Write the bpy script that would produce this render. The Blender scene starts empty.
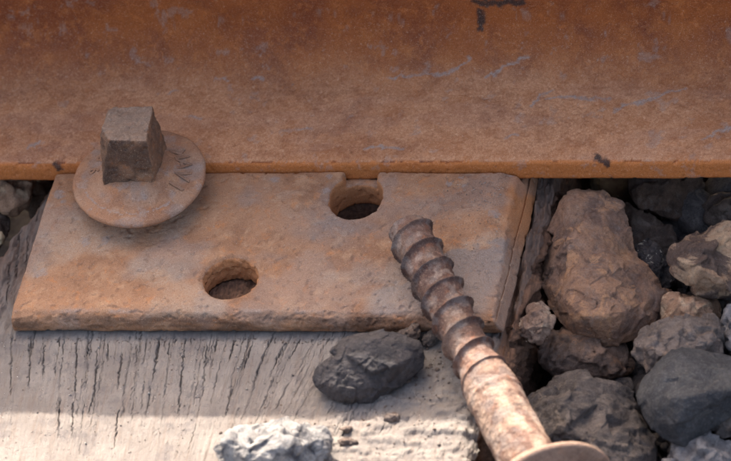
import bpy, bmesh, math, random
import numpy as np
from mathutils import Matrix, Vector, noise as mnoise
MM = 0.001
C = bpy.context.scene.collection
scene = bpy.context.scene
rng = np.random.default_rng(7)

# ---------------------------------------------------------------- camera
CAM = {"C":[393.615,-1468.992,1312.896],"R":[0.9804420204294042,0.14711072528644914,-0.130735913512709],"U":[0.00048420081241332125,0.6624759709691064,0.7490830083763167],"F":[-0.19680754590686023,0.7344957606373468,-0.6494480483301837]}
cd = bpy.data.cameras.new('camera'); cam = bpy.data.objects.new('camera', cd); C.objects.link(cam)
cd.sensor_width = 36.0; cd.lens = 36.0 * 2.2 * 2000 / 731.0
Rv, Uv, Fv, Cv = (Vector(CAM[k]) for k in 'RUFC')
m = Matrix((Rv, Uv, -Fv)).transposed().to_4x4(); m.translation = Cv * MM
cam.matrix_world = m
cd.clip_start = 0.05; cd.clip_end = 500
cd.dof.use_dof = True; cd.dof.focus_distance = 2.005; cd.dof.aperture_fstop = 13
scene.camera = cam

# ---------------------------------------------------------------- sky, sun, exposure
SUN_PERP = math.radians(44.1); SUN_AZ = math.radians(-24)      # azimuth from +Y towards -X
SUN_EL = math.atan(math.tan(SUN_PERP) * math.cos(SUN_AZ))
w = bpy.data.worlds.new('World'); scene.world = w; w.use_nodes = True
nt = w.node_tree; nt.nodes.clear()
sky = nt.nodes.new('ShaderNodeTexSky'); sky.sky_type = 'NISHITA'; sky.sun_disc = False
sky.sun_elevation = SUN_EL; sky.sun_rotation = SUN_AZ
sky.air_density = 0.8; sky.dust_density = 7.0; sky.ozone_density = 0.2
bg = nt.nodes.new('ShaderNodeBackground'); bg.inputs['Strength'].default_value = 0.15
wo = nt.nodes.new('ShaderNodeOutputWorld')
nt.links.new(sky.outputs[0], bg.inputs['Color']); nt.links.new(bg.outputs[0], wo.inputs['Surface'])
sl = bpy.data.lights.new('sun', 'SUN'); sl.energy = 3.2; sl.angle = math.radians(0.5); sl.color = (1.0, 0.95, 0.88)
sun = bpy.data.objects.new('sun', sl); C.objects.link(sun)
sd = Vector((math.sin(SUN_AZ) * math.cos(SUN_EL), math.cos(SUN_AZ) * math.cos(SUN_EL), math.sin(SUN_EL)))
sun.rotation_euler = sd.to_track_quat('Z', 'Y').to_euler(); sun.location = sd * 3
scene.view_settings.view_transform = 'Standard'; scene.view_settings.look = 'None'
scene.view_settings.gamma = 1.0; scene.view_settings.exposure = 2.2

# ---------------------------------------------------------------- numpy noise
_P = np.random.default_rng(3).permutation(256).astype(np.int64); _P = np.concatenate([_P, _P, _P])
_G = np.array([[1,1,0],[-1,1,0],[1,-1,0],[-1,-1,0],[1,0,1],[-1,0,1],[1,0,-1],[-1,0,-1],[0,1,1],[0,-1,1],[0,1,-1],[0,-1,-1],[1,1,0],[-1,1,0],[0,-1,1],[0,-1,-1]], dtype=np.float32)
def perlin(p):
    p = np.asarray(p, dtype=np.float32); i = np.floor(p).astype(np.int64); fr = p - i; i &= 255
    u = fr * fr * fr * (fr * (fr * 6 - 15) + 10)
    res = 0
    for dx in (0, 1):
        hx = _P[i[:, 0] + dx]; wx = u[:, 0] if dx else 1 - u[:, 0]
        for dy in (0, 1):
            hy = _P[hx + i[:, 1] + dy]; wy = u[:, 1] if dy else 1 - u[:, 1]
            for dz in (0, 1):
                g = _G[_P[hy + i[:, 2] + dz] & 15]; wz = u[:, 2] if dz else 1 - u[:, 2]
                res = res + wx * wy * wz * (g[:, 0] * (fr[:, 0] - dx) + g[:, 1] * (fr[:, 1] - dy) + g[:, 2] * (fr[:, 2] - dz))
    return res
def fbm(p, s, o=3, off=0.0, gain=.5):
    p = np.asarray(p) * np.asarray(s) + off; r = 0; a = 1.0
    for k in range(o):
        r = r + a * perlin(p); p = p * 2.03 + 17.3; a *= gain
    return r
def p3(x, y, z=0.0):
    x, y = np.broadcast_arrays(np.asarray(x, float), np.asarray(y, float)); return np.stack([x.ravel(), y.ravel(), np.full(x.size, float(z))], 1)
def smooth(a, b, x):
    t = np.clip((x - a) / (b - a), 0, 1); return t * t * (3 - 2 * t)
def seg_dist(x, y, line):
    """distance to a polyline, and position along it 0..1"""
    best = np.full(x.shape, 1e9); pos = np.zeros(x.shape); n = len(line) - 1
    for k in range(n):
        ax, ay = line[k]; bx, by = line[k + 1]; dx, dy = bx - ax, by - ay
        t = np.clip(((x - ax) * dx + (y - ay) * dy) / (dx * dx + dy * dy + 1e-9), 0, 1)
        d = np.hypot(x - ax - t * dx, y - ay - t * dy); mk = d < best
        best = np.where(mk, d, best); pos = np.where(mk, (k + t) / n, pos)
    return best, pos

# ---------------------------------------------------------------- mesh helpers (all sizes in millimetres)
def mesh_from(co, faces, name='mesh'):
    me = bpy.data.meshes.new(name); me.from_pydata((np.asarray(co) * MM).tolist(), [], faces); me.update(); return me
def grid_mesh(P, name, closed_u=False):
    """P: (n, m, 3) array in mm"""
    n, m_ = P.shape[:2]; idx = np.arange(n * m_).reshape(n, m_)
    if closed_u: idx = np.concatenate([idx, idx[:, :1]], 1)
    q = np.stack([idx[:-1, :-1], idx[:-1, 1:], idx[1:, 1:], idx[1:, :-1]], -1).reshape(-1, 4)
    me = bpy.data.meshes.new(name); co = (P.reshape(-1, 3) * MM).astype(np.float32)
    me.vertices.add(len(co)); me.vertices.foreach_set('co', co.ravel())
    me.loops.add(q.size); me.loops.foreach_set('vertex_index', q.ravel().astype(np.int32))
    me.polygons.add(len(q)); me.polygons.foreach_set('loop_start', (np.arange(len(q)) * 4).astype(np.int32))
    me.update(calc_edges=True); me.validate(); return me
def shade(me):
    me.polygons.foreach_set('use_smooth', np.ones(len(me.polygons), dtype=bool)); me.update()
def attr(me, name, v):
    a = me.attributes.new(name, 'FLOAT', 'POINT'); a.data.foreach_set('value', np.asarray(v, dtype=np.float32).ravel())
def get_co(me):
    a = np.empty(len(me.vertices) * 3, dtype=np.float32); me.vertices.foreach_get('co', a); return a.reshape(-1, 3).astype(float)
def get_no(me):
    a = np.empty(len(me.vertices) * 3, dtype=np.float32); me.vertex_normals.foreach_get('vector', a); return a.reshape(-1, 3).astype(float)
def set_co(me, co):
    me.vertices.foreach_set('co', np.asarray(co, dtype=np.float32).ravel()); me.update()
def lap(me, n, keep=None):
    e = np.empty(len(me.edges) * 2, dtype=np.int32); me.edges.foreach_get('vertices', e); e = e.reshape(-1, 2)
    co = get_co(me); N = len(co); deg = np.bincount(e.ravel(), minlength=N)[:, None].clip(1)
    for _ in range(n):
        s = np.stack([np.bincount(e[:, 0], co[e[:, 1], k], N) + np.bincount(e[:, 1], co[e[:, 0], k], N) for k in range(3)], 1) / deg
        co = s * .9 + co * .1
    set_co(me, co)
def evaluated(ob):
    dg = bpy.context.evaluated_depsgraph_get(); dg.update()
    return bpy.data.meshes.new_from_object(ob.evaluated_get(dg))
def remesh(me_mm, vox, cutters=()):
    """voxel-remesh a closed mesh whose coordinates are in millimetres; subtract cutters first"""
    ob = bpy.data.objects.new('work', me_mm); C.objects.link(ob); cs = []
    for c in cutters:
        co = bpy.data.objects.new('work_cut', c); C.objects.link(co); cs.append(co)
        b = ob.modifiers.new('b', 'BOOLEAN'); b.operation = 'DIFFERENCE'; b.solver = 'EXACT'; b.object = co
    r = ob.modifiers.new('r', 'REMESH'); r.mode = 'VOXEL'; r.voxel_size = vox
    me = evaluated(ob)
    bpy.data.objects.remove(ob)
    for c in cs: bpy.data.objects.remove(c)
    return me
def hull_bm(bm, pts):
    vs = [bm.verts.new(p) for p in pts]
    r = bmesh.ops.convex_hull(bm, input=vs)
    kill = [g for g in set(r['geom_interior'] + r['geom_unused']) if isinstance(g, bmesh.types.BMVert)]
    bmesh.ops.delete(bm, geom=kill, context='VERTS')
def bm_mesh(bm):
    bmesh.ops.recalc_face_normals(bm, faces=bm.faces[:]); me = bpy.data.meshes.new('m'); bm.to_mesh(me); bm.free(); return me
def finish(me):
    """millimetres -> metres"""
    set_co(me, get_co(me) * MM); shade(me); return me
def obj(name, me, mat=None, parent=None, loc=(0, 0, 0), label=None, cat=None, group=None, kind=None):
    o = bpy.data.objects.new(name, me); me.name = name; C.objects.link(o)
    if mat: me.materials.clear(); me.materials.append(mat)
    o.location = Vector(loc) * MM
    if parent: o.parent = parent
    if label: o['label'] = label
    if cat: o['category'] = cat
    if group: o['group'] = group
    if kind: o['kind'] = kind
    return o

# ---------------------------------------------------------------- materials
def lin(c):
    return tuple(((v / 255 / 12.92) if v / 255 <= .04045 else ((v / 255 + .055) / 1.055) ** 2.4) for v in c) + (1,)
class NT:
    def __init__(s, name):
        s.m = bpy.data.materials.new(name); s.m.use_nodes = True; s.t = s.m.node_tree; s.b = s.t.nodes['Principled BSDF']
        tc = s.n('ShaderNodeTexCoord'); oi = s.n('ShaderNodeObjectInfo')
        a = s.n('ShaderNodeVectorMath', operation='SCALE'); s.l(tc.outputs['Object'], a.inputs[0]); a.inputs['Scale'].default_value = 1000
        rr = s.n('ShaderNodeMath', operation='MULTIPLY'); s.l(oi.outputs['Random'], rr.inputs[0]); rr.inputs[1].default_value = 700
        b = s.n('ShaderNodeVectorMath', operation='ADD'); s.l(a.outputs[0], b.inputs[0]); s.l(rr.outputs[0], b.inputs[1]); s.co = b.outputs[0]
    def n(s, t, **k):
        o = s.t.nodes.new(t)
        for a, v in k.items(): setattr(o, a, v)
        return o
    def l(s, a, b): s.t.links.new(a, b)
    def noise(s, scale, detail=4, rough=.55, stretch=None, dist=0.0):
        o = s.n('ShaderNodeTexNoise'); v = s.co
        if stretch:
            mp = s.n('ShaderNodeVectorMath', operation='MULTIPLY'); s.l(v, mp.inputs[0]); mp.inputs[1].default_value = stretch; v = mp.outputs[0]
        s.l(v, o.inputs['Vector']); o.inputs['Scale'].default_value = scale; o.inputs['Detail'].default_value = detail
        o.inputs['Roughness'].default_value = rough; o.inputs['Distortion'].default_value = dist
        return o.outputs['Fac']
    def vor(s, scale, feature='F1', rand=1.0):
        o = s.n('ShaderNodeTexVoronoi', feature=feature); s.l(s.co, o.inputs['Vector']); o.inputs['Scale'].default_value = scale; return o.outputs['Distance']
    def ramp(s, f, a, b, lo=0.0, hi=1.0):
        o = s.n('ShaderNodeMapRange'); o.interpolation_type = 'SMOOTHSTEP'; s.l(f, o.inputs['Value'])
        o.inputs['From Min'].default_value = a; o.inputs['From Max'].default_value = b; o.inputs['To Min'].default_value = lo; o.inputs['To Max'].default_value = hi
        return o.outputs[0]
    def attr(s, name):
        o = s.n('ShaderNodeAttribute'); o.attribute_name = name; return o.outputs['Fac']
    def mth(s, op, a, b):
        o = s.n('ShaderNodeMath', operation=op)
        for i, v in enumerate((a, b)):
            if isinstance(v, (int, float)): o.inputs[i].default_value = v
            else: s.l(v, o.inputs[i])
        return o.outputs[0]
    def mix(s, f, a, b, mode='MIX'):
        o = s.n('ShaderNodeMix', data_type='RGBA', blend_type=mode)
        if isinstance(f, (int, float)): o.inputs[0].default_value = f
        else: s.l(f, o.inputs[0])
        for i, v in ((6, a), (7, b)):
            if isinstance(v, tuple): o.inputs[i].default_value = lin(v)
            else: s.l(v, o.inputs[i])
        return o.outputs[2]
    def bump(s, lst):
        """lst: (height socket, millimetres, sign)"""
        prev = None
        for h, mm in lst:
            o = s.n('ShaderNodeBump'); o.inputs['Strength'].default_value = 1.0; o.inputs['Distance'].default_value = mm * MM; s.l(h, o.inputs['Height'])
            if prev: s.l(prev, o.inputs['Normal'])
            prev = o.outputs[0]
        s.l(prev, s.b.inputs['Normal'])
    def end(s, col, rough=.9, spec=.25, metal=0.0):
        s.l(col, s.b.inputs['Base Color'])
        if isinstance(rough, (int, float)): s.b.inputs['Roughness'].default_value = rough
        else: s.l(rough, s.b.inputs['Roughness'])
        s.b.inputs['Specular IOR Level'].default_value = spec; s.b.inputs['Metallic'].default_value = metal
        return s.m

def rock_mat(name, a, b, c=None, ct=(.55, .62), speck=(150, 140, 130), sk=.5, fine=1.0, cs=.09, veins=0.0, dust=(150,132,118), du=.35):
    t = NT(name)
    n1 = t.noise(.07, 5, .6, dist=.6); n2 = t.noise(.35, 6, .65); n3 = t.noise(1.1, 6, .75); n4 = t.noise(2.6, 4, .75)
    col = t.mix(t.ramp(n1, .36, .64), a, b)
    if c: col = t.mix(t.ramp(t.noise(cs, 6, .62, dist=.8), *ct), col, c)
    col = t.mix(t.ramp(n2, .3, .7, 0, .6), col, t.mix(1.0, col, (205, 198, 192), 'MULTIPLY'))
    col = t.mix(t.ramp(t.noise(.16, 5, .7), .5, .7, 0, du), col, dust)
    col = t.mix(t.ramp(n3, .56, .68, 0, sk), col, speck)
    col = t.mix(t.ramp(n3, .45, .33, 0, .8), col, t.mix(.75, col, (34, 29, 26)))
    col = t.mix(t.ramp(n4, .60, .72, 0, sk), col, (205, 195, 185))
    col = t.mix(t.ramp(n4, .46, .35, 0, .7), col, t.mix(.65, col, (30, 26, 24)))
    if veins: col = t.mix(t.ramp(t.vor(.12, 'DISTANCE_TO_EDGE'), .04, .0, 0, veins), col, (215, 205, 190))
    t.bump([(n2, .6 * fine), (n3, .9 * fine), (n4, .45 * fine)])
    return t.end(col, t.ramp(n2, .3, .7, .78, .95), .3)

def rust_mat(name, base, dark, light, orange, dust, du=(.42, .6), grey=(126, 118, 111), rough=(.62, .85), fine=1.0, spot=1.0):
    t = NT(name)
    n1 = t.noise(.035, 5, .6, dist=.5); n2 = t.noise(.13, 6, .62, dist=.3); n3 = t.noise(.8, 6, .72); n4 = t.noise(2.2, 4, .75)
    col = t.mix(t.ramp(n1, .36, .64), base, dark)
    col = t.mix(t.ramp(n2, .5, .68, 0, .3 + .4 * spot), col, light)
    col = t.mix(t.ramp(t.noise(.22, 6, .7, dist=.6), .52, .68, 0, .6 * spot), col, orange)
    col = t.mix(t.ramp(n3, .44, .3, 0, .55), col, dark)
    d = t.mth('MULTIPLY', t.attr('dust'), t.mth('MULTIPLY', t.ramp(n3, .3, .65, .5, 1.0), t.ramp(t.noise(.11, 6, .72), .38, .58, .6, 1.0)))
    col = t.mix(d, col, dust)
    col = t.mix(t.mth('MULTIPLY', t.attr('orange'), t.ramp(n3, .25, .6, .6, 1.0)), col, orange)
    g = t.mth('MULTIPLY', t.attr('grey'), t.ramp(n4, .25, .65, .5, 1.0))
    col = t.mix(g, col, grey)
    mk = t.mth('MULTIPLY', t.attr('mark'), t.ramp(n3, .3, .6, .35, 1.0))
    col = t.mix(mk, col, (146, 130, 118))
    spots = t.ramp(t.noise(.25, 7, .75), .66, .71, 0, .2 + .3 * spot)
    col = t.mix(spots, col, (86, 78, 80))
    col = t.mix(t.mth('MULTIPLY', t.attr('paint_and_shade'), .9), col, (46, 37, 34))  # black paint on the rail, shade put into the colour on plate and head
    col = t.mix(t.ramp(n4, .56, .70, 0, .45), col, t.mix(.6, col, (230, 205, 180)))
    col = t.mix(t.ramp(n3, .56, .70, 0, .4), col, t.mix(.5, col, (225, 195, 165)))
    col = t.mix(t.ramp(n4, .47, .33, 0, .75), col, t.mix(.75, col, (46, 28, 20)))
    t.bump([(n2, .30 * fine), (n3, .42 * fine), (n4, .22 * fine)])
    return t.end(col, t.ramp(n2, .3, .7, *rough), .18)

def wood_mat():
    t = NT('weathered_wood')
    g1 = t.noise(.5, 6, .65, stretch=(1, .06, 1)); g2 = t.noise(1.6, 5, .7, stretch=(1, .1, 1)); n2 = t.noise(.05, 5, .6); n3 = t.noise(1.2, 5, .75); n4 = t.noise(4.5, 3, .7)
    col = t.mix(t.ramp(n2, .35, .65), (138, 128, 118), (124, 114, 105))
    col = t.mix(t.ramp(g1, .34, .52, .5, 0), col, (118, 102, 90))
    col = t.mix(t.ramp(g2, .36, .24, 0, .5), col, (92, 78, 68))
    col = t.mix(t.ramp(t.noise(.09, 6, .7), .50, .66, 0, .7), col, (108, 100, 95))
    x1 = t.noise(.9, 4, .7, stretch=(.35, 1.4, 1))
    col = t.mix(t.ramp(x1, .40, .28, 0, .5), col, (92, 80, 72))
    col = t.mix(t.ramp(t.noise(2.4, 3, .7, stretch=(1, .1, 1)), .40, .30, 0, .6), col, (86, 72, 64))
    col = t.mix(t.attr('side'), col, t.mix(t.ramp(g1, .35, .65), (122, 90, 70), (88, 66, 52)))
    col = t.mix(t.ramp(n3, .60, .75, 0, .5), col, (178, 166, 152))
    col = t.mix(t.ramp(n3, .38, .28, 0, .5), col, (72, 60, 54))
    col = t.mix(t.ramp(n4, .68, .76, 0, .7), col, (225, 218, 208))
    t.bump([(g1, .12), (g2, .16), (x1, .25), (n3, .42), (n4, .28)])
    return t.end(col, .95, .15)

RM = dict(
 red=rock_mat('red_stone', (176, 132, 100), (132, 102, 84), (188, 140, 102), speck=(176, 154, 134), fine=.8),
 redd=rock_mat('brown_stone', (156, 122, 98), (126, 102, 86), (164, 124, 96)),
 tan=rock_mat('tan_stone', (175, 144, 120), (146, 116, 97), (198, 172, 144), cs=.2),
 tan2=rock_mat('brown_chip', (128, 108, 94), (98, 84, 76), (150, 132, 116), cs=.3),
 greyb=rock_mat('grey_brown_stone', (112, 100, 92), (84, 76, 71), (128, 114, 102), sk=.45),
 greyb2=rock_mat('brown_grey_stone', (134, 118, 106), (106, 94, 86), (146, 124, 106), sk=.5),
 blue=rock_mat('blue_black_stone', (66, 65, 65), (54, 53, 54), (74, 72, 70), sk=.35, fine=.6, du=.12, dust=(120, 116, 114)),
 orange=rock_mat('orange_tan_stone', (200, 156, 121), (176, 134, 103), (222, 185, 147), cs=.15),
 cream=rock_mat('cream_brown_stone', (206, 172, 136), (176, 138, 106), (108, 86, 72), ct=(.45, .51), cs=.03, du=.1),
 cong=rock_mat('crumbly_stone', (86, 76, 72), (60, 54, 52), (206, 194, 172), ct=(.58, .64), cs=.22, fine=1.6),
 slate=rock_mat('slate_stone', (112, 90, 74), (88, 72, 60), sk=.2, fine=.6),
 slate2=rock_mat('dark_brown_stone', (108, 82, 62), (88, 68, 54), sk=.2, fine=.6),
 pale=rock_mat('pale_pebble', (226, 200, 158), (208, 180, 140), sk=.2, fine=.5),
 grey=rock_mat('grey_stone', (155, 148, 143), (125, 119, 116), (172, 161, 152), sk=.5),
 char=rock_mat('charcoal_stone', (82, 75, 72), (60, 56, 55), (112, 98, 90), ct=(.66, .8), sk=.2, fine=.75, du=.2, dust=(118, 106, 100)),
 white=rock_mat('white_stone', (170, 165, 158), (146, 141, 135), (84, 82, 84), ct=(.44, .66), cs=.12, du=.1, sk=.1),
)
M_RAIL = rust_mat('rail_rust', (142, 78, 36), (116, 60, 32), (158, 94, 50), (182, 108, 54), (192, 138, 98), fine=.6, spot=.65, grey=(150, 124, 112))
M_PLATE = rust_mat('plate_rust', (163, 120, 88), (140, 100, 72), (178, 138, 104), (182, 118, 70), (166, 140, 116), fine=1.0)
M_WASHER = rust_mat('washer_rust', (156, 112, 82), (138, 98, 72), (168, 126, 94), (172, 112, 68), (164, 132, 106), fine=.8)
M_HEAD = rust_mat('head_rust', (122, 92, 70), (98, 74, 58), (136, 102, 76), (142, 92, 58), (144, 116, 92), fine=.8)
M_SCREW = rust_mat('screw_rust', (104, 77, 64), (76, 55, 47), (128, 102, 88), (124, 78, 54), (168, 142, 120), fine=1.0)
M_LETTER = rust_mat('lettering_rust', (146, 108, 82), (124, 94, 74), (134, 112, 96), (150, 104, 78), (130, 118, 112), fine=.5)
M_WOOD = wood_mat()
M_GROUND = rock_mat('ballast_ground', (122, 110, 100), (98, 88, 80), (144, 128, 112))
M_GRIT = rock_mat('grit', (190, 178, 164), (110, 96, 88), (220, 212, 200), cs=.5)

# ---------------------------------------------------------------- ground
g = [(-30000, -30000, -75), (30000, -30000, -75), (30000, 30000, -75), (-30000, 30000, -75)]
N = 120; gx = np.sign(np.linspace(-1, 1, N)) * np.abs(np.linspace(-1, 1, N)) ** 4 * 40000
GX, GY = np.meshgrid(gx, gx); GZ = (-64 + fbm(p3(GX, GY), .02, 3) * 12).reshape(GX.shape)
me = grid_mesh(np.stack([GX, GY, GZ], -1), 'ground'); shade(me)
obj('ground', me, M_GROUND, kind='structure')

# ---------------------------------------------------------------- wooden sleeper
CRACKS = [[[-147.7,-59.0],[-141.4,-93.1]],[[-172.4,34.0],[-166.8,2.3],[-161.4,-32.1]],[[-135.5,-56.9],[-133.2,-63.6]],[[-126.4,-57.5],[-122.4,-79.9],[-118.9,-99.4]],[[-119.8,-99.4],[-115.4,-123.6]],[[-115.5,-65.4],[-111.0,-92.8],[-111.3,-107.6]],[[-103.5,-67.3],[-100.9,-92.7]],[[-88.4,-56.6],[-86.0,-86.8]],[[-86.6,-88.1],[-84.8,-107.3]],[[-76.2,-57.2],[-73.0,-84.7],[-69.9,-109.1]],[[-65.2,-61.8],[-62.4,-87.8]],[[-52.9,-58.4],[-53.1,-72.8]],[[-44.5,-61.6],[-45.6,-76.7]],[[-36.1,-57.0],[-38.3,-71.4],[-40.1,-87.6]],[[-29.3,-59.5],[-31.7,-72.7],[-33.4,-84.3]],[[-23.1,-58.2],[-26.7,-72.6]],[[-9.6,-56.8],[-13.4,-67.3]],[[-49.2,-87.7],[-48.5,-110.1]],[[-140.9,-62.3],[-136.6,-85.3]],[[-111.2,-61.4],[-109.3,-73.3]],[[-97.6,-62.0],[-95.6,-77.1]],[[-126.7,-94.9],[-121.1,-126.8]],[[-98.2,-104.3],[-95.1,-129.6]],[[-155.2,-65.7],[-148.7,-98.4]],[[-2.5,-58.1],[-6.3,-65.9]],[[-61.2,-58.4],[-61.2,-69.0]],[[-82.7,-59.9],[-81.9,-69.1]],[[-120.9,-59.5],[-119.4,-69.4]],[[-164.4,41.2],[-161.8,19.8]],[[-158.5,26.9],[-155.0,-8.1]],[[-159.3,44.8],[-158.0,26.9]],[[-164.2,12.8],[-158.1,-25.3]],[[-168.9,-6.1],[-163.8,-38.9]]]
SLOT = (-7.0, 21.5, 12.4); HOLE = (-57.8, -31.0, 12.6)
def grain_u(x, y):
    k = np.interp(x, [-180, -120, -70, -40, 0, 60], [-.17, -.15, -.08, .08, .3, .35])
    return x - k * (y + 56)
_cr = random.Random(5); EXTRA = []
for i in range(70):
    x0 = _cr.uniform(-188, 40); y0 = _cr.uniform(-60, -40); k = float(np.interp(x0, [-180, -120, -70, -40, 0, 60], [-.17, -.15, -.08, .08, .3, .35])); ln = []
    for q in range(9): ln.append([x0 - k * q * 9 + _cr.uniform(-.5, .5), y0 - q * 11])
    EXTRA.append((ln[:_cr.randint(4, 9)], _cr.uniform(.3, .9), _cr.uniform(.10, .16)))
for i in range(60):
    x0 = _cr.uniform(-185, 60); y0 = _cr.choice([-56, -56, _cr.uniform(-150, -50), _cr.uniform(-150, -60)]); 
    if x0 < -150 and _cr.random() < .5: y0 = _cr.uniform(-60, 50)
    L = _cr.uniform(4, 26) * (1 if x0 < 0 else .6); k = float(np.interp(x0, [-180, -120, -70, -40, 0, 60], [-.17, -.15, -.08, .08, .3, .35]))
    EXTRA.append(([[x0, y0], [x0 - k * L / 2 + _cr.uniform(-.4, .4), y0 - L / 2], [x0 - k * L + _cr.uniform(-.5, .5), y0 - L]], _cr.uniform(.3, 1.3), _cr.uniform(.10, .18)))
def wood_h(x, y, cracks=True):
    sh = x.shape; u = grain_u(x, y); P = p3(u, y)
    h = fbm(p3(x, y), .018, 3) * .9
    h += fbm(P, (.3, .025, 1), 3, 5) * .28 + fbm(P, (1.1, .10, 1), 3, 9) * .10 + fbm(p3(x, y), .35, 4, 3) * .22
    rg = fbm(p3(x, y), (.08, .16, 1), 4, 31); m_ = smooth(-30, 10, x.ravel()) * smooth(-80, -95, y.ravel())
    h += m_ * (rg * 1.0 + smooth(.1, .16, rg) * .5)
    er = smooth(58, 68, x.ravel()) + smooth(-150, -172, x.ravel()) * .6
    h += (2.4 * smooth(70.5, 73.5, x) - 3.2 * np.exp(-((x - 70.3 - .02 * y) / 1.2) ** 2)).ravel() * smooth(-75, -50, y.ravel())
    h += er * (fbm(p3(x, y), (.22, .07, 1), 4, 71) * 4.5 - .5)
    h = h.reshape(sh)
    if cracks:
        wob = (fbm(p3(x, y), (.3, .5, 1), 4, 55, .7) * .75).reshape(sh); wv = (1 + fbm(p3(x, y), .12, 2, 77) * 1.2).reshape(sh).clip(.35, 1.6)
        for ln, dep, wid in [(l, 2.4, .16) for l in CRACKS] + EXTRA:
            xs = [q[0] for q in ln]; ys = [q[1] for q in ln]
            mk = (x > min(xs) - 3) & (x < max(xs) + 3) & (y > min(ys) - 2) & (y < max(ys) + 2)
            if not mk.any(): continue
            d, t = seg_dist(x[mk] + wob[mk], y[mk], ln); tp = np.clip(np.minimum(t + .12, 1 - t) * 4, 0, 1)
            h[mk] -= dep * tp * wv[mk] * np.exp(-(d / (wid * (.5 + .5 * tp))) ** 2)
    r = np.hypot(x - SLOT[0], y - SLOT[1]); h = np.where(r < 13.6, h - 13 * smooth(13.4, 12.6, r), h)
    r = np.hypot(x - HOLE[0], y - HOLE[1]); h = np.where(r < 15, h + smooth(15, 9, r) * (1.6 + 1.8 * smooth(4, -8, y - HOLE[1])) + (fbm(p3(x, y), .4, 3, 8).reshape(sh)) * 1.4 * (r < 13), h)
    return h
ys = np.concatenate([np.linspace(-1100, -180, 60), np.arange(-175, 62, .8), np.linspace(66, 1400, 90)])
xl = np.interp(ys, [-1100, -200, -60, -20, 4, 20, 46, 70, 120, 170, 1400], [-190, -190, -189, -184, -175, -168, -160, -158, -170, -188, -188])
xr = np.interp(ys, [-1100, -131, -51, 0, 43, 200, 1400], [62, 65.5, 72.5, 78, 82, 78, 70])
xl = xl + fbm(p3(ys, 0 * ys, 4), .06, 3) * 4; xr = xr + fbm(p3(ys, 0 * ys, 9), .07, 4) * 3.5
nt_ = 1350; ns = 60
tt = np.linspace(0, 1, nt_); side = (np.linspace(0, 1, ns + 1)[1:] ** 1.7)
rows = []
X = xl[:, None] + (xr - xl)[:, None] * tt[None]; Y = np.repeat(ys[:, None], nt_, 1)
Hh = wood_h(X, Y)
eL = X - xl[:, None]; eR = xr[:, None] - X
Hh = Hh - 3.5 * np.exp(-eL / 2.5) - 3.5 * np.exp(-eR / 2.2)
top = np.stack([X, Y, Hh], -1)
def side_grid(x0, z0, sgn):
    Z = z0[:, None] + (-132 - z0[:, None]) * side[None]; Yy = np.repeat(ys[:, None], ns, 1)
    q = np.stack([np.full(Z.size, 3.0 * sgn), Yy.ravel(), Z.ravel()], 1)
    off = (fbm(q, (1, .035, .22), 4, 13) * 5.5 + fbm(q, (1, .5, .6), 3, 23) * 1.3).reshape(Z.shape) * smooth(0, .012, side)[None] + 2.0 * side[None] ** .3
    pit = fbm(q, (1, .12, .16), 2, 41).reshape(Z.shape); off = off - 4 * smooth(.25, .45, pit)
    return np.stack([x0[:, None] + sgn * off, Yy, Z], -1)
left = side_grid(xl, Hh[:, 0], -1)[:, ::-1]; right = side_grid(xr, Hh[:, -1], 1)
P = np.concatenate([left, top, right], 1)
capf = P[:1].copy(); capf[..., 2] = -133; capb = P[-1:].copy(); capb[..., 2] = -133
P = np.concatenate([capf, P, capb], 0)[:, ::-1]
P = P[:, ::-1]
me = grid_mesh(P, 'sleeper'); shade(me)
sidea = np.zeros(P.shape[:2]); sidea[:, :ns] = 1; sidea[:, -ns:] = 1
sidea = np.maximum(sidea, np.clip(smooth(62, 69, P[..., 0]) * 1.0 * smooth(-95, -60, P[..., 1]) + smooth(-150, -158, P[..., 0]) * .75 * smooth(-52, -10, P[..., 1]), 0, 1) * (.7 + .3 * (P[..., 2] < -2)))
for hx, hy in ((SLOT[0], SLOT[1] - 2), HOLE[:2]): sidea = np.maximum(sidea, smooth(19, 15, np.hypot(P[..., 0] - hx, P[..., 1] - hy)))
attr(me, 'side', sidea)
obj('wooden_sleeper', me, M_WOOD, label='weathered grey-brown wooden railway sleeper with cracked grain under the baseplate', cat='sleeper')

# ---------------------------------------------------------------- base plate
def prism_x(prof, x0, x1):
    n = len(prof); co = [(x0, a, b) for a, b in prof] + [(x1, a, b) for a, b in prof]
    fs = [tuple(range(n))[::-1], tuple(range(n, 2 * n))] + [(i, (i + 1) % n, n + (i + 1) % n, n + i) for i in range(n)]
    me = bpy.data.meshes.new('p'); me.from_pydata(co, [], fs)
    bm = bmesh.new(); bm.from_mesh(me); return bm_mesh(bm)
def cyl_mm(x, y, r, z0, z1, n=64, r2=None):
    bm = bmesh.new(); bmesh.ops.create_cone(bm, cap_ends=True, segments=n, radius1=r, radius2=r2 or r, depth=z1 - z0, matrix=Matrix.Translation((x, y, (z0 + z1) / 2))); return bm_mesh(bm)
def box_mm(x0, x1, y0, y1, z0, z1):
    bm = bmesh.new(); bmesh.ops.create_cube(bm, size=1, matrix=Matrix.Translation(((x0 + x1) / 2, (y0 + y1) / 2, (z0 + z1) / 2)) @ Matrix.Diagonal((x1 - x0, y1 - y0, z1 - z0, 1))); return bm_mesh(bm)
def plate_z(y): return 11.6 + 6.4 * smooth(-60, 36, y) ** .9
fr = [(-54.3, 1.2), (-55.2, 4), (-54.9, 6.5), (-53.6, 9.0), (-51.3, 10.9), (-48, 12.0)]
prof = [(-53, .4)] + fr[:0] + fr + [(y, float(plate_z(np.array(float(y))))) for y in (-40, -25, -10, 5, 18, 30, 34)] + [(36.2, 17.6), (37.0, 16.2), (37.1, 11.6), (187.6, 11.6), (187.6, 17.5), (240, 14), (278, 11.5), (280, .4)]
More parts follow.
